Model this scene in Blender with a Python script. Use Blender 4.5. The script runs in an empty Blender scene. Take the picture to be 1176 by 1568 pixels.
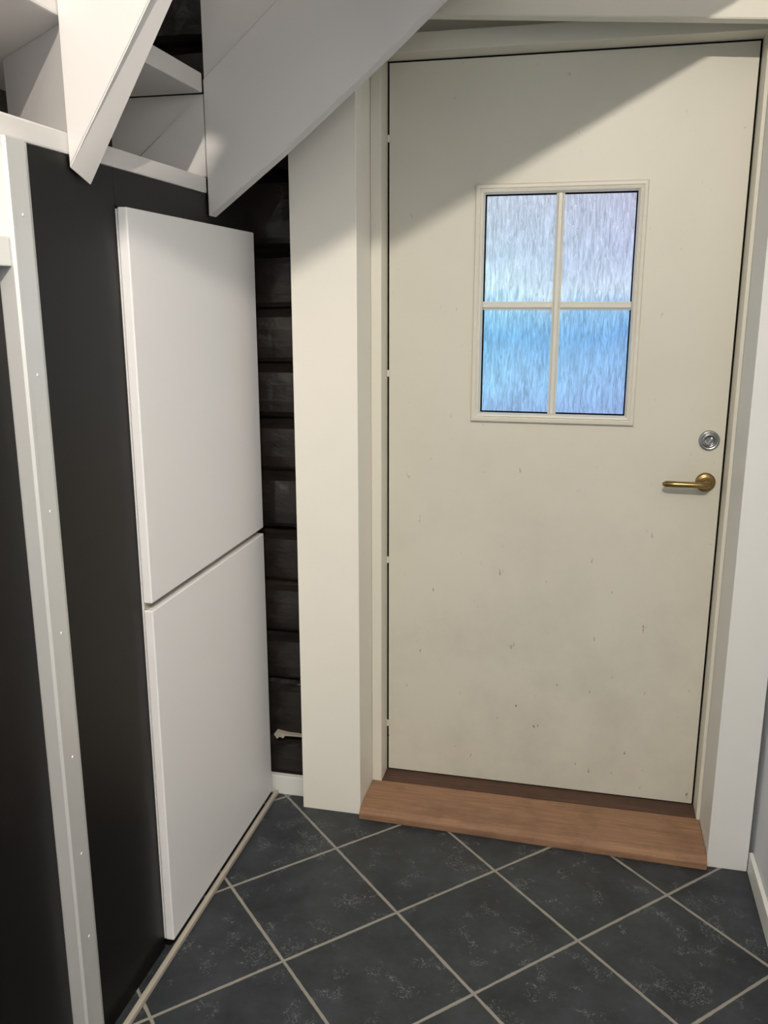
import bpy, bmesh, math, random
from mathutils import Vector, Matrix
random.seed(4)
scene = bpy.context.scene
try:
    scene.view_settings.view_transform = 'Standard'
    scene.view_settings.look = 'None'
except Exception as e:
    print(e)

# ------------------------------------------------------------ materials
def lin(c):
    return tuple(((v/255)/12.92 if v/255 <= 0.04045 else ((v/255+0.055)/1.055)**2.4) for v in c)+(1,)

def new_mat(name):
    m = bpy.data.materials.new(name); m.use_nodes = True
    nt = m.node_tree
    return m, nt, nt.nodes['Principled BSDF']

def paint(name, rgb, rough=0.5, metallic=0.0, var=0.03, scale=6.0, bump=0.02, bscale=120.0, spec=0.5):
    m, nt, p = new_mat(name)
    N, L = nt.nodes, nt.links
    tc = N.new('ShaderNodeTexCoord')
    n = N.new('ShaderNodeTexNoise'); n.inputs['Scale'].default_value = scale; n.inputs['Detail'].default_value = 4
    L.new(tc.outputs['Object'], n.inputs['Vector'])
    mix = N.new('ShaderNodeMix'); mix.data_type = 'RGBA'
    c = lin(rgb)
    mix.inputs['A'].default_value = tuple(v*(1-var) for v in c[:3])+(1,)
    mix.inputs['B'].default_value = tuple(min(1, v*(1+var)) for v in c[:3])+(1,)
    L.new(n.outputs['Fac'], mix.inputs['Factor'])
    L.new(mix.outputs['Result'], p.inputs['Base Color'])
    p.inputs['Roughness'].default_value = rough
    p.inputs['Metallic'].default_value = metallic
    p.inputs['Specular IOR Level'].default_value = spec
    if bump:
        n2 = N.new('ShaderNodeTexNoise'); n2.inputs['Scale'].default_value = bscale; n2.inputs['Detail'].default_value = 3
        L.new(tc.outputs['Object'], n2.inputs['Vector'])
        b = N.new('ShaderNodeBump'); b.inputs['Strength'].default_value = bump; b.inputs['Distance'].default_value = 0.01
        L.new(n2.outputs['Fac'], b.inputs['Height']); L.new(b.outputs['Normal'], p.inputs['Normal'])
    return m

M_stair = paint('stair_white_paint', (216, 214, 213), 0.45)
M_post = paint('post_white_paint', (243, 240, 230), 0.42)
M_frame = paint('frame_cream_paint', (226, 223, 210), 0.4)
M_casing = paint('casing_white_paint', (232, 233, 231), 0.45)
M_wall = paint('wall_white_paint', (224, 228, 234), 0.6)
M_cab = paint('cabinet_white_foil', (240, 240, 241), 0.45, var=0.01, bump=0.01)
M_black = paint('black_board', (15, 13, 12), 0.42, var=0.08, bump=0.01, spec=0.33)
M_alu = paint('aluminium_strip', (218, 219, 218), 0.38, metallic=0.35, var=0.03)
M_steel = paint('brushed_steel', (170, 172, 172), 0.28, metallic=0.95)
M_brass = paint('aged_brass', (160, 136, 92), 0.3, metallic=0.95, var=0.15, scale=40)
M_dark = paint('dark_seal', (18, 16, 14), 0.8, spec=0.1)
M_trimgrey = paint('floor_trim_grey', (180, 173, 161), 0.5, var=0.15, scale=12)
M_ceiling = paint('ceiling_white', (232, 230, 224), 0.7)

# door leaf paint: off-white, sparse scuffs mostly low down
def door_mat():
    m, nt, p = new_mat('door_cream_paint'); N, L = nt.nodes, nt.links
    tc = N.new('ShaderNodeTexCoord')
    n = N.new('ShaderNodeTexNoise'); n.inputs['Scale'].default_value = 2; n.inputs['Detail'].default_value = 3
    L.new(tc.outputs['Object'], n.inputs['Vector'])
    mix = N.new('ShaderNodeMix'); mix.data_type = 'RGBA'
    mix.inputs['A'].default_value = lin((217, 214, 200)); mix.inputs['B'].default_value = lin((223, 220, 207))
    L.new(n.outputs['Fac'], mix.inputs['Factor'])
    prev = mix.outputs['Result']
    sep = N.new('ShaderNodeSeparateXYZ'); L.new(tc.outputs['Object'], sep.inputs[0])
    low = N.new('ShaderNodeMapRange'); low.inputs['From Min'].default_value = 1.25; low.inputs['From Max'].default_value = 0.3
    low.inputs['To Min'].default_value = 0.25; low.inputs['To Max'].default_value = 1.0
    L.new(sep.outputs['Z'], low.inputs['Value'])
    ns = N.new('ShaderNodeTexNoise'); ns.inputs['Scale'].default_value = 5; ns.inputs['Detail'].default_value = 5; ns.inputs['Roughness'].default_value = 0.6
    L.new(tc.outputs['Object'], ns.inputs['Vector'])
    rs = N.new('ShaderNodeMapRange'); rs.inputs['From Min'].default_value = 0.42; rs.inputs['From Max'].default_value = 0.8; rs.inputs['To Max'].default_value = 0.42
    L.new(ns.outputs['Fac'], rs.inputs['Value'])
    mm = N.new('ShaderNodeMath'); mm.operation = 'MULTIPLY'; L.new(rs.outputs[0], mm.inputs[0]); L.new(low.outputs[0], mm.inputs[1])
    mixs = N.new('ShaderNodeMix'); mixs.data_type = 'RGBA'; mixs.inputs['B'].default_value = lin((178, 173, 160))
    L.new(mm.outputs[0], mixs.inputs['Factor']); L.new(prev, mixs.inputs['A']); prev = mixs.outputs['Result']
    for rot, sc, th in ((0.5, 55, 0.705), (-0.9, 38, 0.71)):
        mp = N.new('ShaderNodeMapping'); mp.inputs['Scale'].default_value = (1, 1, 0.4); mp.inputs['Rotation'].default_value = (0, rot, 0)
        mp.inputs['Location'].default_value = (rot*3, 0, rot)
        L.new(tc.outputs['Object'], mp.inputs['Vector'])
        n2 = N.new('ShaderNodeTexNoise'); n2.inputs['Scale'].default_value = sc; n2.inputs['Detail'].default_value = 3; n2.inputs['Roughness'].default_value = 0.6
        L.new(mp.outputs['Vector'], n2.inputs['Vector'])
        r = N.new('ShaderNodeMapRange'); r.inputs['From Min'].default_value = th; r.inputs['From Max'].default_value = th+0.05
        L.new(n2.outputs['Fac'], r.inputs['Value'])
        m3 = N.new('ShaderNodeMath'); m3.operation = 'MULTIPLY'; L.new(r.outputs[0], m3.inputs[0]); L.new(low.outputs[0], m3.inputs[1])
        mix2 = N.new('ShaderNodeMix'); mix2.data_type = 'RGBA'
        mix2.inputs['B'].default_value = lin((120, 110, 94))
        L.new(prev, mix2.inputs['A']); L.new(m3.outputs[0], mix2.inputs['Factor'])
        prev = mix2.outputs['Result']
    L.new(prev, p.inputs['Base Color'])
    p.inputs['Roughness'].default_value = 0.42
    return m
M_door = door_mat()
M_mould = paint('moulding_cream_paint', (224, 221, 209), 0.4)

def tile_mat():
    m, nt, p = new_mat('slate_tiles'); N, L = nt.nodes, nt.links
    tc = N.new('ShaderNodeTexCoord')
    sep = N.new('ShaderNodeSeparateXYZ'); L.new(tc.outputs['Object'], sep.inputs[0])
    def mth(op, a, b=None, c=None):
        n = N.new('ShaderNodeMath'); n.operation = op
        for i, v in enumerate((a, b, c)):
            if v is None: continue
            if isinstance(v, (int, float)): n.inputs[i].default_value = v
            else: L.new(v, n.inputs[i])
        return n.outputs[0]
    P = 0.309
    x = mth('SUBTRACT', sep.outputs['X'], -0.391); y = mth('SUBTRACT', sep.outputs['Y'], 1.835)
    u = mth('DIVIDE', mth('ADD', x, y), P*math.sqrt(2)); v = mth('DIVIDE', mth('SUBTRACT', x, y), P*math.sqrt(2))
    wob = N.new('ShaderNodeTexNoise'); wob.inputs['Scale'].default_value = 30; L.new(tc.outputs['Object'], wob.inputs['Vector'])
    w = mth('MULTIPLY', mth('SUBTRACT', wob.outputs['Fac'], 0.5), 0.012)
    du = mth('PINGPONG', u, 0.5); dv = mth('PINGPONG', v, 0.5)
    d = mth('ADD', mth('MINIMUM', du, dv), w)
    gm = N.new('ShaderNodeMapRange'); gm.inputs['From Min'].default_value = 0.009; gm.inputs['From Max'].default_value = 0.015
    L.new(d, gm.inputs['Value'])
    cell = N.new('ShaderNodeCombineXYZ'); L.new(mth('FLOOR', u), cell.inputs[0]); L.new(mth('FLOOR', v), cell.inputs[1])
    wn = N.new('ShaderNodeTexWhiteNoise'); L.new(cell.outputs[0], wn.inputs['Vector'])
    va = N.new('ShaderNodeVectorMath'); va.operation = 'MULTIPLY_ADD'
    L.new(wn.outputs['Color'], va.inputs[0]); va.inputs[1].default_value = (3, 3, 3); L.new(tc.outputs['Object'], va.inputs[2])
    n1 = N.new('ShaderNodeTexNoise'); n1.inputs['Scale'].default_value = 8; n1.inputs['Detail'].default_value = 9; n1.inputs['Roughness'].default_value = 0.68
    L.new(va.outputs[0], n1.inputs['Vector'])
    r1 = N.new('ShaderNodeValToRGB'); e = r1.color_ramp.elements
    e[0].position = 0.3; e[0].color = lin((32, 36, 40)); e[1].position = 0.75; e[1].color = lin((64, 70, 75))
    L.new(n1.outputs['Fac'], r1.inputs['Fac'])
    n2 = N.new('ShaderNodeTexNoise'); n2.inputs['Scale'].default_value = 62; n2.inputs['Detail'].default_value = 2; n2.inputs['Distortion'].default_value = 1.2
    L.new(va.outputs[0], n2.inputs['Vector'])
    worm = mth('LESS_THAN', mth('ABSOLUTE', mth('SUBTRACT', n2.outputs['Fac'], 0.5)), 0.016)
    n3 = N.new('ShaderNodeTexNoise'); n3.inputs['Scale'].default_value = 19; n3.inputs['Detail'].default_value = 4
    L.new(va.outputs[0], n3.inputs['Vector'])
    patch = N.new('ShaderNodeMapRange'); patch.inputs['From Min'].default_value = 0.55; patch.inputs['From Max'].default_value = 0.61
    L.new(n3.outputs['Fac'], patch.inputs['Value'])
    fl = mth('MULTIPLY', mth('MULTIPLY', worm, patch.outputs[0]), 0.55)
    mx = N.new('ShaderNodeMix'); mx.data_type = 'RGBA'; mx.inputs['B'].default_value = lin((140, 144, 145))
    L.new(fl, mx.inputs['Factor']); L.new(r1.outputs['Color'], mx.inputs['A'])
    mg = N.new('ShaderNodeMix'); mg.data_type = 'RGBA'; mg.inputs['A'].default_value = lin((148, 145, 137))
    L.new(gm.outputs[0], mg.inputs['Factor']); L.new(mx.outputs['Result'], mg.inputs['B'])
    L.new(mg.outputs['Result'], p.inputs['Base Color'])
    rr = N.new('ShaderNodeMapRange'); rr.inputs['To Min'].default_value = 0.85; rr.inputs['To Max'].default_value = 0.47
    L.new(gm.outputs[0], rr.inputs['Value']); L.new(rr.outputs[0], p.inputs['Roughness'])
    p.inputs['Specular IOR Level'].default_value = 0.4
    h = mth('ADD', mth('MULTIPLY', n1.outputs['Fac'], 0.5), mth('MULTIPLY', gm.outputs[0], 0.4))
    b = N.new('ShaderNodeBump'); b.inputs['Strength'].default_value = 0.35; b.inputs['Distance'].default_value = 0.006
    L.new(h, b.inputs['Height']); L.new(b.outputs['Normal'], p.inputs['Normal'])
    return m
M_tile = tile_mat()

def wood_mat(name, a, b_, rough=0.4, stretch=(1.2, 22, 22)):
    m, nt, p = new_mat(name); N, L = nt.nodes, nt.links
    tc = N.new('ShaderNodeTexCoord'); mp = N.new('ShaderNodeMapping'); mp.inputs['Scale'].default_value = stretch
    L.new(tc.outputs['Object'], mp.inputs['Vector'])
    n = N.new('ShaderNodeTexNoise'); n.inputs['Scale'].default_value = 5; n.inputs['Detail'].default_value = 9; n.inputs['Roughness'].default_value = 0.65; n.inputs['Distortion'].default_value = 0.6
    L.new(mp.outputs[0], n.inputs['Vector'])
    r = N.new('ShaderNodeValToRGB'); r.color_ramp.elements[0].position = 0.3; r.color_ramp.elements[1].position = 0.7
    r.color_ramp.elements[0].color = lin(a); r.color_ramp.elements[1].color = lin(b_)
    L.new(n.outputs['Fac'], r.inputs['Fac'])
    n2 = N.new('ShaderNodeTexNoise'); n2.inputs['Scale'].default_value = 11; n2.inputs['Detail'].default_value = 6; n2.inputs['Roughness'].default_value = 0.65
    L.new(tc.outputs['Object'], n2.inputs['Vector'])
    mr = N.new('ShaderNodeMapRange'); mr.inputs['From Min'].default_value = 0.45; mr.inputs['From Max'].default_value = 0.72; mr.inputs['To Max'].default_value = 0.6
    L.new(n2.outputs['Fac'], mr.inputs['Value'])
    mx = N.new('ShaderNodeMix'); mx.data_type = 'RGBA'; mx.inputs['B'].default_value = tuple(v*0.6 for v in lin(a)[:3])+(1,)
    L.new(mr.outputs[0], mx.inputs['Factor']); L.new(r.outputs['Color'], mx.inputs['A'])
    L.new(mx.outputs['Result'], p.inputs['Base Color'])
    p.inputs['Roughness'].default_value = rough
    b = N.new('ShaderNodeBump'); b.inputs['Strength'].default_value = 0.2; b.inputs['Distance'].default_value = 0.004
    L.new(n.outputs['Fac'], b.inputs['Height']); L.new(b.outputs['Normal'], p.inputs['Normal'])
    return m
M_oak = wood_mat('oak_threshold', (136, 102, 78), (168, 131, 102), 0.6)
M_oakdark = wood_mat('dark_sill_wood', (72, 50, 39), (100, 72, 56), 0.6)

def log_mat():
    m, nt, p = new_mat('tarred_timber'); N, L = nt.nodes, nt.links
    tc = N.new('ShaderNodeTexCoord'); mp = N.new('ShaderNodeMapping'); mp.inputs['Scale'].default_value = (1, 1, 1.8)
    L.new(tc.outputs['Object'], mp.inputs['Vector'])
    n = N.new('ShaderNodeTexNoise'); n.inputs['Scale'].default_value = 10; n.inputs['Detail'].default_value = 5; n.inputs['Roughness'].default_value = 0.5
    L.new(mp.outputs[0], n.inputs['Vector'])
    r = N.new('ShaderNodeValToRGB'); r.color_ramp.elements[0].position = 0.3; r.color_ramp.elements[1].position = 0.75
    r.color_ramp.elements[0].color = lin((24, 20, 18)); r.color_ramp.elements[1].color = lin((44, 38, 34))
    L.new(n.outputs['Fac'], r.inputs['Fac']); L.new(r.outputs['Color'], p.inputs['Base Color'])
    p.inputs['Roughness'].default_value = 0.32
    p.inputs['Specular IOR Level'].default_value = 0.5
    b = N.new('ShaderNodeBump'); b.inputs['Strength'].default_value = 0.6; b.inputs['Distance'].default_value = 0.014
    L.new(n.outputs['Fac'], b.inputs['Height']); L.new(b.outputs['Normal'], p.inputs['Normal'])
    return m
M_log = log_mat()

def glass_mat():
    m, nt, p = new_mat('rain_glass_backlit'); N, L = nt.nodes, nt.links
    tc = N.new('ShaderNodeTexCoord'); sep = N.new('ShaderNodeSeparateXYZ'); L.new(tc.outputs['Object'], sep.inputs[0])
    mp = N.new('ShaderNodeMapping'); mp.inputs['Scale'].default_value = (170, 1, 22); L.new(tc.outputs['Object'], mp.inputs['Vector'])
    st = N.new('ShaderNodeTexNoise'); st.inputs['Scale'].default_value = 1; st.inputs['Detail'].default_value = 4; st.inputs['Roughness'].default_value = 0.6; st.inputs['Distortion'].default_value = 1.0
    L.new(mp.outputs[0], st.inputs['Vector'])
    bl = N.new('ShaderNodeTexNoise'); bl.inputs['Scale'].default_value = 7; bl.inputs['Detail'].default_value = 1; L.new(tc.outputs['Object'], bl.inputs['Vector'])
    ma = N.new('ShaderNodeMath'); ma.operation = 'MULTIPLY_ADD'; L.new(bl.outputs['Fac'], ma.inputs[0]); ma.inputs[1].default_value = 0.12; L.new(sep.outputs['Z'], ma.inputs[2])
    mb = N.new('ShaderNodeMath'); mb.operation = 'MULTIPLY_ADD'; L.new(st.outputs['Fac'], mb.inputs[0]); mb.inputs[1].default_value = 0.05; L.new(ma.outputs[0], mb.inputs[2])
    mr = N.new('ShaderNodeMapRange'); mr.inputs['From Min'].default_value = 1.17+0.085; mr.inputs['From Max'].default_value = 1.74+0.085
    L.new(mb.outputs[0], mr.inputs['Value'])
    r = N.new('ShaderNodeValToRGB'); cr = r.color_ramp
    stops = [(0.0, (140, 174, 222)), (0.18, (140, 188, 232)), (0.36, (112, 172, 224)), (0.47, (136, 190, 230)), (0.56, (196, 220, 240)), (0.72, (178, 198, 224)), (1.0, (172, 182, 206))]
    cr.elements[0].position = stops[0][0]; cr.elements[0].color = lin(stops[0][1])
    cr.elements[1].position = 1.0; cr.elements[1].color = lin(stops[-1][1])
    for pos, c in stops[1:-1]:
        e = cr.elements.new(pos); e.color = lin(c)
    L.new(mr.outputs[0], r.inputs['Fac'])
    mx = N.new('ShaderNodeMapRange'); mx.inputs['From Min'].default_value = -0.29; mx.inputs['From Max'].default_value = 0.11; L.new(sep.outputs['X'], mx.inputs['Value'])
    tint = N.new('ShaderNodeMix'); tint.data_type = 'RGBA'; tint.inputs['A'].default_value = (1.04, 1.12, 1.04, 1); tint.inputs['B'].default_value = (0.98, 0.90, 0.95, 1)
    L.new(mx.outputs[0], tint.inputs['Factor'])
    mul = N.new('ShaderNodeMix'); mul.data_type = 'RGBA'; mul.blend_type = 'MULTIPLY'; mul.inputs['Factor'].default_value = 1
    L.new(r.outputs['Color'], mul.inputs['A']); L.new(tint.outputs['Result'], mul.inputs['B'])
    sr = N.new('ShaderNodeMapRange'); sr.inputs['From Min'].default_value = 0.34; sr.inputs['From Max'].default_value = 0.68; sr.inputs['To Min'].default_value = 0.70; sr.inputs['To Max'].default_value = 1.35
    L.new(st.outputs['Fac'], sr.inputs['Value'])
    L.new(mul.outputs['Result'], p.inputs['Emission Color']); L.new(sr.outputs[0], p.inputs['Emission Strength'])
    p.inputs['Base Color'].default_value = (0.05, 0.06, 0.07, 1); p.inputs['Roughness'].default_value = 0.2
    b = N.new('ShaderNodeBump'); b.inputs['Strength'].default_value = 0.6; b.inputs['Distance'].default_value = 0.004
    L.new(st.outputs['Fac'], b.inputs['Height']); L.new(b.outputs['Normal'], p.inputs['Normal'])
    return m
M_glass = glass_mat()

# ------------------------------------------------------------ mesh helpers
def finish(bm, name, mat, parent=None, smooth=False):
    bmesh.ops.recalc_face_normals(bm, faces=bm.faces)
    me = bpy.data.meshes.new(name); bm.to_mesh(me); bm.free()
    if smooth:
        for f in me.polygons: f.use_smooth = True
    o = bpy.data.objects.new(name, me); scene.collection.objects.link(o)
    if mat: me.materials.append(mat)
    if parent: o.parent = parent
    return o

def empty(name):
    e = bpy.data.objects.new(name, None); scene.collection.objects.link(e); e.empty_display_size = 0.1
    return e

def add_box(bm, x0, x1, y0, y1, z0, z1, bevel=0.0, seg=2):
    vs = [bm.verts.new(p) for p in [(x0,y0,z0),(x1,y0,z0),(x1,y1,z0),(x0,y1,z0),(x0,y0,z1),(x1,y0,z1),(x1,y1,z1),(x0,y1,z1)]]
    fs = [bm.faces.new([vs[i] for i in f]) for f in [(0,3,2,1),(4,5,6,7),(0,1,5,4),(1,2,6,5),(2,3,7,6),(3,0,4,7)]]
    if bevel:
        es = list({e for f in fs for e in f.edges})
        bmesh.ops.bevel(bm, geom=es, offset=bevel, segments=seg, affect='EDGES', profile=0.6)

def box(name, x0, x1, y0, y1, z0, z1, mat, bevel=0.0, parent=None):
    bm = bmesh.new(); add_box(bm, x0, x1, y0, y1, z0, z1, bevel)
    return finish(bm, name, mat, parent)

def loft(name, polyA, polyB, mat, bevel=0.0, parent=None):
    bm = bmesh.new()
    a = [bm.verts.new(p) for p in polyA]; b = [bm.verts.new(p) for p in polyB]
    bm.faces.new(a); bm.faces.new(list(reversed(b)))
    n = len(a)
    for i in range(n):
        bm.faces.new([a[i], b[i], b[(i+1) % n], a[(i+1) % n]])
    bmesh.ops.recalc_face_normals(bm, faces=bm.faces)
    if bevel:
        bmesh.ops.bevel(bm, geom=list(bm.edges), offset=bevel, segments=2, affect='EDGES')
    return finish(bm, name, mat, parent)

def rect_profile(name, x0, x1, z0, z1, prof, mat, parent=None):
    bm = bmesh.new(); loops = []
    for d, y in prof:
        loops.append([bm.verts.new(p) for p in [(x0+d,y,z0+d),(x1-d,y,z0+d),(x1-d,y,z1-d),(x0+d,y,z1-d)]])
    for a, b in zip(loops, loops[1:]):
        for i in range(4):
            bm.faces.new([a[i], a[(i+1)%4], b[(i+1)%4], b[i]])
    return finish(bm, name, mat, parent)

def lathe_y(name, cx, cz, prof, mat, parent=None, n=40):
    bm = bmesh.new(); rings = []
    for r, y in prof:
        rings.append([bm.verts.new((cx+r*math.cos(2*math.pi*i/n), y, cz+r*math.sin(2*math.pi*i/n))) for i in range(n)])
    for a, b in zip(rings, rings[1:]):
        for i in range(n):
            bm.faces.new([a[i], a[(i+1)%n], b[(i+1)%n], b[i]])
    bm.faces.new(rings[0]); bm.faces.new(rings[-1])
    o = finish(bm, name, mat, parent)
    for f in o.data.polygons: f.use_smooth = len(f.vertices) == 4
    return o

def tube(name, pts, radii, mat, parent=None, n=16, squash=1.0):
    bm = bmesh.new(); rings = []
    P = [Vector(p) for p in pts]
    for i, p in enumerate(P):
        t = (P[min(i+1, len(P)-1)]-P[max(i-1, 0)]).normalized()
        up = Vector((0, 0, 1)); s = t.cross(up).normalized(); u = s.cross(t).normalized()
        rings.append([bm.verts.new(p+s*radii[i]*math.cos(2*math.pi*k/n)+u*radii[i]*squash*math.sin(2*math.pi*k/n)) for k in range(n)])
    for a, b in zip(rings, rings[1:]):
        for k in range(n):
            bm.faces.new([a[k], a[(k+1)%n], b[(k+1)%n], b[k]])
    bm.faces.new(rings[0]); bm.faces.new(rings[-1])
    return finish(bm, name, mat, parent, smooth=True)

CEIL = 2.75
# ------------------------------------------------------------ room shell
box('floor', -1.95, 0.60, -1.2, 2.62, -0.05, 0.0, M_tile)
box('ceiling', -1.95, 0.60, -1.2, 2.62, CEIL, CEIL+0.05, M_ceiling)
box('wall_right', 0.490, 0.60, -1.2, 2.62, 0.0, CEIL, M_wall)
box('wall_left', -1.95, -1.85, -1.2, 2.62, 0.0, CEIL, M_black)
bm = bmesh.new(); add_box(bm, 0.478, 0.4895, -1.2, 2.198, 0.0, 0.06, 0.003)
finish(bm, 'baseboard_right', M_casing)

# timber wall behind stairs (hewn, tar-painted logs)
bm = bmesh.new()
z = 0.0; heights = []
while z < CEIL-0.01:
    h = random.choice([0.15, 0.17, 0.19, 0.16]); heights.append((z, min(z+h, CEIL))); z += h
X = [-1.85+i*0.04 for i in range(28)]+[-0.7615]
for (a, b) in heights:
    prof = [(2.345, 0.0), (2.322, 0.03), (2.312, 0.10), (2.306, 0.3), (2.306, 0.6), (2.311, 0.82), (2.330, 0.9), (2.345, 1.0)]
    off = random.choice([0.0, 0.004, 0.010])
    prof = [(y+off, t) for y, t in prof]
    rows = []
    ph = random.random()*6
    for (y, t) in prof:
        rows.append([bm.verts.new((x, y+0.003*math.sin(x*9+ph)+random.uniform(-0.002, 0.002), a+(b-a)*t+(0.004*math.sin(x*6+ph) if 0 < t < 1 else 0))) for x in X])
    for r0, r1 in zip(rows, rows[1:]):
        for i in range(len(X)-1):
            bm.faces.new([r0[i], r0[i+1], r1[i+1], r1[i]])
add_box(bm, -1.85, -0.7615, 2.358, 2.62, 0.0, CEIL)
wall_back = finish(bm, 'wall_back', M_log)
bm = bmesh.new()
pts = [(-0.876,0.186),(-0.868,0.196),(-0.852,0.193),(-0.835,0.190),(-0.80,0.1895),(-0.772,0.187),(-0.80,0.1865),(-0.84,0.185),(-0.846,0.176),(-0.858,0.180),(-0.866,0.172)]
a = [bm.verts.new((x, 2.302, z)) for x, z in pts]; b = [bm.verts.new((x, 2.335, z)) for x, z in pts]
bm.faces.new(a); bm.faces.new(b[::-1])
for i in range(len(a)): bm.faces.new([a[i], b[i], b[(i+1)%len(a)], a[(i+1)%len(a)]])
fl = finish(bm, 'plaster_flake', M_trimgrey, wall_back)
box('baseboard_back', -0.893, -0.7625, 2.280, 2.299, 0.0, 0.062, M_casing, 0.003)

# white boxed post left of door
box('wall_post', -0.761, -0.585, 2.227, 2.62, 0.0, CEIL, M_post, 0.002)
box('trim_1', 0.376, 0.4775, 2.199, 2.62, 0.0, CEIL, M_casing, 0.002)
box('wall_above_door', -0.5845, 0.3755, 2.42, 2.62, 2.125, CEIL, M_frame)
loft('trim_2', [(-0.5845,2.235,2.135),(0.3755,2.235,2.062),(0.3755,2.235,2.40),(-0.5845,2.235,2.40)],
               [(-0.5845,2.275,2.135),(0.3755,2.275,2.062),(0.3755,2.275,2.40),(-0.5845,2.275,2.40)], M_frame, 0.002)

# ------------------------------------------------------------ door
door = empty('door_1')
LX0, LX1, LZ0, LZ1, LY = -0.550, 0.361, 0.035, 2.0745, 2.4475
OX0, OX1, OZ0, OZ1 = -0.295, 0.108, 1.160, 1.748
bm = bmesh.new()
xs = [LX0, OX0, OX1, LX1]; zs = [LZ0, OZ0, OZ1, LZ1]
g = {}
for k, y in enumerate((LY, LY+0.042)):
    for i, x in enumerate(xs):
        for j, zz in enumerate(zs):
            g[i, j, k] = bm.verts.new((x, y, zz))
for i in range(3):
    for j in range(3):
        if (i, j) == (1, 1): continue
        for k in (0, 1):
            bm.faces.new([g[i,j,k], g[i+1,j,k], g[i+1,j+1,k], g[i,j+1,k]])
for j in range(3):
    bm.faces.new([g[0,j,0], g[0,j+1,0], g[0,j+1,1], g[0,j,1]]); bm.faces.new([g[3,j,0], g[3,j+1,0], g[3,j+1,1], g[3,j,1]])
    bm.faces.new([g[j,0,0], g[j+1,0,0], g[j+1,0,1], g[j,0,1]]); bm.faces.new([g[j,3,0], g[j+1,3,0], g[j+1,3,1], g[j,3,1]])
bm.faces.new([g[1,1,0],g[1,2,0],g[1,2,1],g[1,1,1]]); bm.faces.new([g[2,1,0],g[2,2,0],g[2,2,1],g[2,1,1]])
bm.faces.new([g[1,1,0],g[2,1,0],g[2,1,1],g[1,1,1]]); bm.faces.new([g[1,2,0],g[2,2,0],g[2,2,1],g[1,2,1]])
finish(bm, 'leaf', M_door, door)
box('jamb_left', -0.5845, -0.5550, 2.372, 2.60, 0.030, 2.124, M_frame, 0.002, door)
box('jamb_right', 0.3660, 0.3757, 2.372, 2.60, 0.030, 2.124, M_frame, 0.002, door)
box('head', -0.5550, 0.3660, 2.372, 2.60, 2.0790, 2.124, M_frame, 0.002, door)
rect_profile('gap_seal', -0.5552, 0.3662, 0.0305, 2.0792, [(0.0, 2.449), (0.0054, 2.451)], M_dark, door)
box('dark_gap_backing', -0.5550, 0.3660, 2.491, 2.52, 0.030, 2.079, M_dark, 0, door)  # full dark sheet added behind the leaf to stop light and blacken its gaps
box('sill', -0.5550, 0.3660, 2.380, 2.49, 0.000, 0.0312, M_oakdark, 0.001, door)
for i, zz in enumerate((0.19, 0.72, 1.27, 1.89)):
    bm = bmesh.new()
    bmesh.ops.create_cone(bm, cap_ends=True, segments=12, radius1=0.0033, radius2=0.0033, depth=0.018)
    bmesh.ops.translate(bm, verts=bm.verts, vec=(-0.5530, 2.4455, zz))
    finish(bm, 'hinge_%d' % (i+1), M_frame, door)
loft('threshold', [(-0.5840,2.205,0.0),(-0.5840,2.205,0.018),(-0.5840,2.222,0.029),(-0.5840,2.3795,0.0295),(-0.5840,2.3795,0.0)],
                  [(0.3750,2.180,0.0),(0.3750,2.180,0.018),(0.3750,2.200,0.029),(0.3750,2.3795,0.0295),(0.3750,2.3795,0.0)], M_oak, 0.0015, door)
# window
window = empty('window_1')
rect_profile('moulding', -0.3145, 0.1255, 1.1425, 1.7675,
    [(0,2.4474),(0,2.438),(0.003,2.4345),(0.010,2.4335),(0.013,2.437),(0.016,2.4345),(0.020,2.436),(0.025,2.446),(0.025,2.468)], M_mould, window)
rect_profile('glazing_seal', -0.2895, 0.1005, 1.1675, 1.7425, [(0,2.452),(0.0035,2.452),(0.0035,2.462)], M_dark, window)
bm = bmesh.new(); add_box(bm, -0.292, 0.105, 2.4585, 2.464, 1.163, 1.746)
finish(bm, 'glass', M_glass, window)
def muntin(name, x0, x1, z0, z1, vertical):
    w = (x1-x0) if vertical else (z1-z0)
    prof = [(0, 2.4584), (0.0, 2.451), (0.004, 2.4485), (0.007, 2.4435), (w-0.007, 2.4435), (w-0.004, 2.4485), (w, 2.451), (w, 2.4584)]
    if vertical: A = [(x0+d, y, z0) for d, y in prof]; B = [(x0+d, y, z1) for d, y in prof]
    else: A = [(x0, y, z0+d) for d, y in prof]; B = [(x1, y, z0+d) for d, y in prof]
    loft(name, A, B, M_mould, 0, window)
muntin('muntin_vertical', -0.1045, -0.0825, 1.168, 1.742, True)
muntin('muntin_left', -0.289, -0.1046, 1.4455, 1.4675, False)
muntin('muntin_right', -0.0824, 0.100, 1.4455, 1.4675, False)

# lock
lock = empty('door_lock')
cx, cz = 0.322, 1.109
lathe_y('rose', cx, cz, [(0.0265,2.4474),(0.0265,2.4415),(0.025,2.4385),(0.0215,2.4375),(0.0205,2.439),(0.019,2.4385),(0.018,2.436),(0.0145,2.4345),(0.0135,2.437),(0.008,2.437)], M_steel, lock)
bm = bmesh.new(); add_box(bm, cx-0.0045, cx+0.0045, 2.420, 2.437, cz-0.013, cz+0.012, 0.003)
bmesh.ops.rotate(bm, verts=bm.verts, cent=(cx, 2.43, cz), matrix=Matrix.Rotation(0.5, 3, 'Y'))
finish(bm, 'thumbturn', M_steel, lock)
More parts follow.
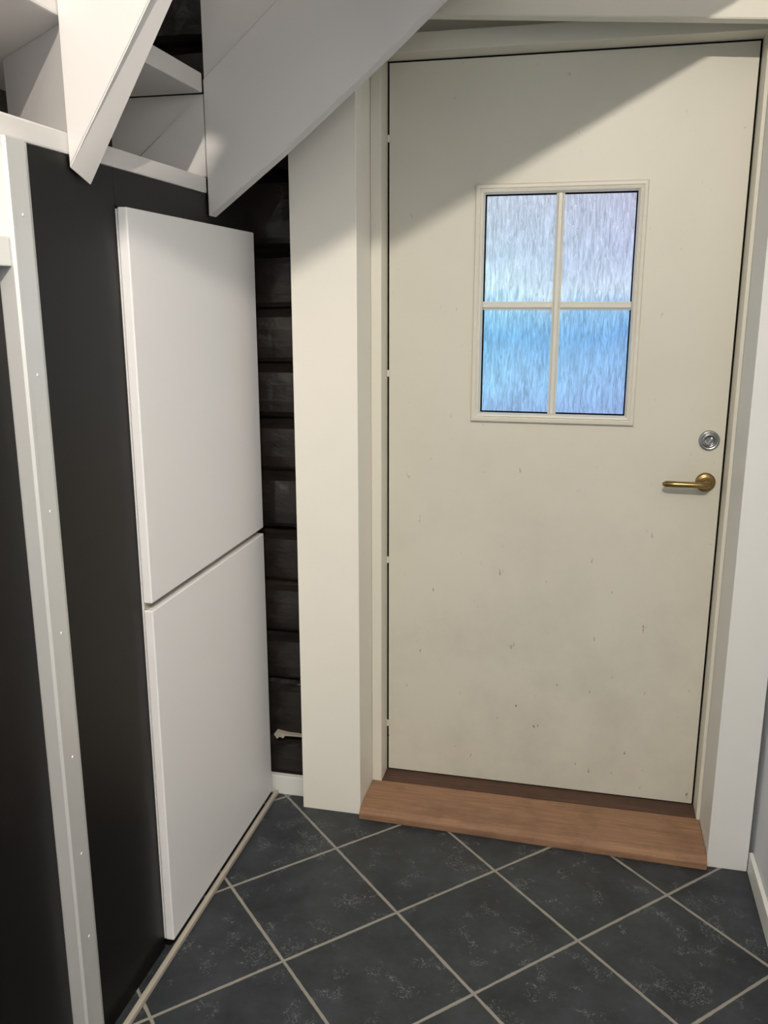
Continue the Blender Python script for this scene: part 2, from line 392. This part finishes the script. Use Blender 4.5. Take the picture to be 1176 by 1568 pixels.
# handle
handle = empty('door_handle')
hx, hz = 0.3215, 0.9955
lathe_y('rose', hx, hz, [(0.0260,2.4474),(0.0260,2.443),(0.0240,2.4395),(0.018,2.438),(0.0125,2.4375),(0.0115,2.432)], M_brass, handle)
tube('lever', [(hx,2.437,hz),(hx,2.420,hz),(hx-0.001,2.407,hz),(hx-0.006,2.398,hz+0.0003),(hx-0.016,2.394,hz+0.0007),(hx-0.04,2.3935,hz+0.001),(hx-0.08,2.3945,hz+0.0008),(hx-0.105,2.398,hz),(hx-0.1115,2.402,hz-0.001)],
     [0.0100,0.0095,0.0095,0.0092,0.0086,0.0078,0.0084,0.0088,0.005], M_brass, handle, squash=1.0)

# ------------------------------------------------------------ tall cabinet
cab = empty('wall_cabinet')
def cab_door(name, z0, z1):
    bm = bmesh.new()
    add_box(bm, -0.8905, -0.870, 1.597, 2.257, z0, z1, 0.003, 3)
    finish(bm, name, M_cab, cab)
cab_door('door_upper', 0.848, 1.6425)
cab_door('door_lower', 0.0215, 0.8315)
box('carcass', -1.35, -0.8925, 1.600, 2.254, 0.0205, 1.640, M_cab, 0.001, cab)
prof = [(-0.8920,0.8325),(-0.884,0.8325),(-0.884,0.8335),(-0.8905,0.8345),(-0.8905,0.846),(-0.8920,0.847)]
loft('grip_rail', [(x, 1.603, z) for x, z in prof], [(x, 2.252, z) for x, z in prof], M_trimgrey, 0, cab)
box('plinth', -1.34, -0.882, 1.605, 2.250, 0.0, 0.020, M_black, 0, cab)

bm = bmesh.new()
add_box(bm, -0.912, -0.893, 1.321, 1.5955, 0.0, 1.712, 0.001)
add_box(bm, -0.912, -0.893, 1.5955, 2.27, 1.645, 1.712, 0.0)
finish(bm, 'wall_panel_black', M_black)
sl = empty('sliding_door')
box('panel', -0.925, -0.905, 0.25, 1.248, 0.005, 1.52, M_black, 0.001, sl)
box('rail', -0.925, -0.882, 0.25, 1.2485, 1.521, 1.566, M_casing, 0.002, sl)
box('panel_top', -0.925, -0.905, 0.25, 1.248, 1.567, 1.711, M_casing, 0.001, sl)
strip = empty('aluminium_post')
prof = [(-0.925,1.250),(-0.880,1.250),(-0.876,1.254),(-0.876,1.262),(-0.879,1.266),(-0.879,1.305),(-0.883,1.309),(-0.886,1.3205),(-0.925,1.3205)]
loft('profile', [(x, y, 0.0) for x, y in prof], [(x, y, 1.712) for x, y in prof], M_alu, 0, strip)
for i, zz in enumerate((0.28, 0.46, 0.66, 0.90, 1.12, 1.35, 1.60)):
    bm = bmesh.new(); bmesh.ops.create_cone(bm, cap_ends=True, segments=14, radius1=0.0034, radius2=0.0028, depth=0.0012)
    bmesh.ops.rotate(bm, verts=bm.verts, cent=(0,0,0), matrix=Matrix.Rotation(math.pi/2, 3, 'Y'))
    bmesh.ops.translate(bm, verts=bm.verts, vec=(-0.8784, 1.286, zz))
    finish(bm, 'screw_%d' % (i+1), M_alu, strip)
box('baseboard_left', -0.8695, -0.857, -0.6, 2.279, 0.0, 0.014, M_trimgrey, 0.003)

# ------------------------------------------------------------ staircase
st = empty('staircase')
def tread(name, z0, z1, xb, y0=0.85, y1=2.019):
    box(name, xb, -0.8905, y0, y1, z0, z1, M_stair, 0.004, st)
tread('tread_1', 1.7135, 1.7495, -1.75)
tread('tread_2', 1.930, 1.972, -1.32)
tread('tread_3', 2.158, 2.196, -1.28, 1.52)
near = [(-0.890,1.445,1.6915),(-0.186,1.445,2.74),(-0.5,1.445,2.74),(-0.890,1.445,2.74)]
far  = [(-0.884,1.500,1.668),(-0.226,1.500,2.74),(-0.5,1.500,2.74),(-0.890,1.500,2.74)]
loft('string_near', near, far, M_stair, 0.002, st)
low = [(-0.889,1.663),(-0.710,1.7937),(-0.543,1.925),(-0.4577,1.992),(-0.3435,2.088),(0.36,2.70)]
up = [(0.05,2.74),(-0.697,2.118),(-0.889,1.959)]
loft('string_far_lower', [(x,2.020,z) for x,z in low+up], [(x,2.060,z) for x,z in low+up], M_stair, 0.0015, st)
upper = [(-0.889,1.962),(-0.697,2.121),(0.04,2.735),(-0.889,2.735)]
loft('string_far_upper', [(x,2.026,z) for x,z in upper], [(x,2.060,z) for x,z in upper], M_stair, 0.0, st)
loft('string_back_upper', [(-1.13,2.026,1.7505),(-0.8912,2.026,1.929),(-1.13,2.026,1.929)], [(-1.13,2.055,1.7505),(-0.8912,2.055,1.929),(-1.13,2.055,1.929)], M_stair, 0.0, st)
loft('string_back_lower', [(-1.12,2.0195,1.7505),(-0.8912,2.0195,1.7505),(-0.8912,2.0195,1.928)], [(-1.12,2.055,1.7505),(-0.8912,2.055,1.7505),(-0.8912,2.055,1.928)], M_stair, 0.0, st)
A = [(-0.8925,1.470,1.7505),(-1.150,1.662,1.7505),(-1.150,1.662,1.9295),(-0.8925,1.470,1.9295)]
B = [(x+0.015, y+0.022, z) for x, y, z in A]; B[0] = (-0.8925,1.499,1.7505); B[3] = (-0.8925,1.499,1.9295)
loft('riser_diagonal', A, B, M_stair, 0.0, st)
A = [(-0.8932,1.462,1.7505),(-1.06,1.586,1.7505),(-0.95,1.504,1.875),(-0.8932,1.462,1.9295)]
B = [(x+0.004, y+0.008, z) for x, y, z in A]
loft('riser_cleat', A, B, M_stair, 0.0, st)
lp = [(-0.25,0.127),(0.0,0.861),(0.38,1.975),(-0.50,1.975),(-0.50,0.90),(-0.46,0.62),(-0.30,0.45)]
loft('shadow_slab', [(x,y,2.210) for x,y in lp], [(x,y,2.225) for x,y in lp], M_stair, 0.001, st)  # unseen overhead slab, added and outlined to cast the diagonal shadow

# ------------------------------------------------------------ lights
lampobj = empty('ceiling_lamp')
def lathe_z(name, c, prof, mat, parent, n=32):
    bm = bmesh.new(); rings = []
    for r, z in prof: rings.append([bm.verts.new((c[0]+r*math.cos(2*math.pi*i/n), c[1]+r*math.sin(2*math.pi*i/n), z)) for i in range(n)])
    for a, b in zip(rings, rings[1:]):
        for i in range(n): bm.faces.new([a[i], a[(i+1)%n], b[(i+1)%n], b[i]])
    bm.faces.new(rings[0]); bm.faces.new(rings[-1])
    return finish(bm, name, mat, parent)
lathe_z('canopy', (-0.05,-0.3), [(0.06,2.749),(0.06,2.73),(0.02,2.715),(0.012,2.71),(0.012,2.50),(0.03,2.49),(0.035,2.44),(0.03,2.435)], M_steel, lampobj)
ld = bpy.data.lights.new('lamp', 'POINT'); ld.energy = 130; ld.color = (1.0, 0.90, 0.775); ld.shadow_soft_size = 0.009
lo = bpy.data.objects.new('lamp', ld); lo.location = (-0.05, -0.3, 2.40); scene.collection.objects.link(lo); lo.parent = lampobj

w = bpy.data.worlds.new('world'); scene.world = w; w.use_nodes = True
bg = w.node_tree.nodes['Background']; bg.inputs['Color'].default_value = (0.76, 0.88, 1.0, 1); bg.inputs['Strength'].default_value = 0.52

# ------------------------------------------------------------ camera
cd = bpy.data.cameras.new('camera'); cam = bpy.data.objects.new('camera', cd); scene.collection.objects.link(cam)
cam.location = (0, 0, 1.4675)
cam.rotation_euler = (math.radians(90-13.49), 0, math.radians(13.0))
cd.sensor_fit = 'VERTICAL'; cd.sensor_height = 36; cd.lens = 36*1343/1568; cd.clip_start = 0.02
scene.camera = cam
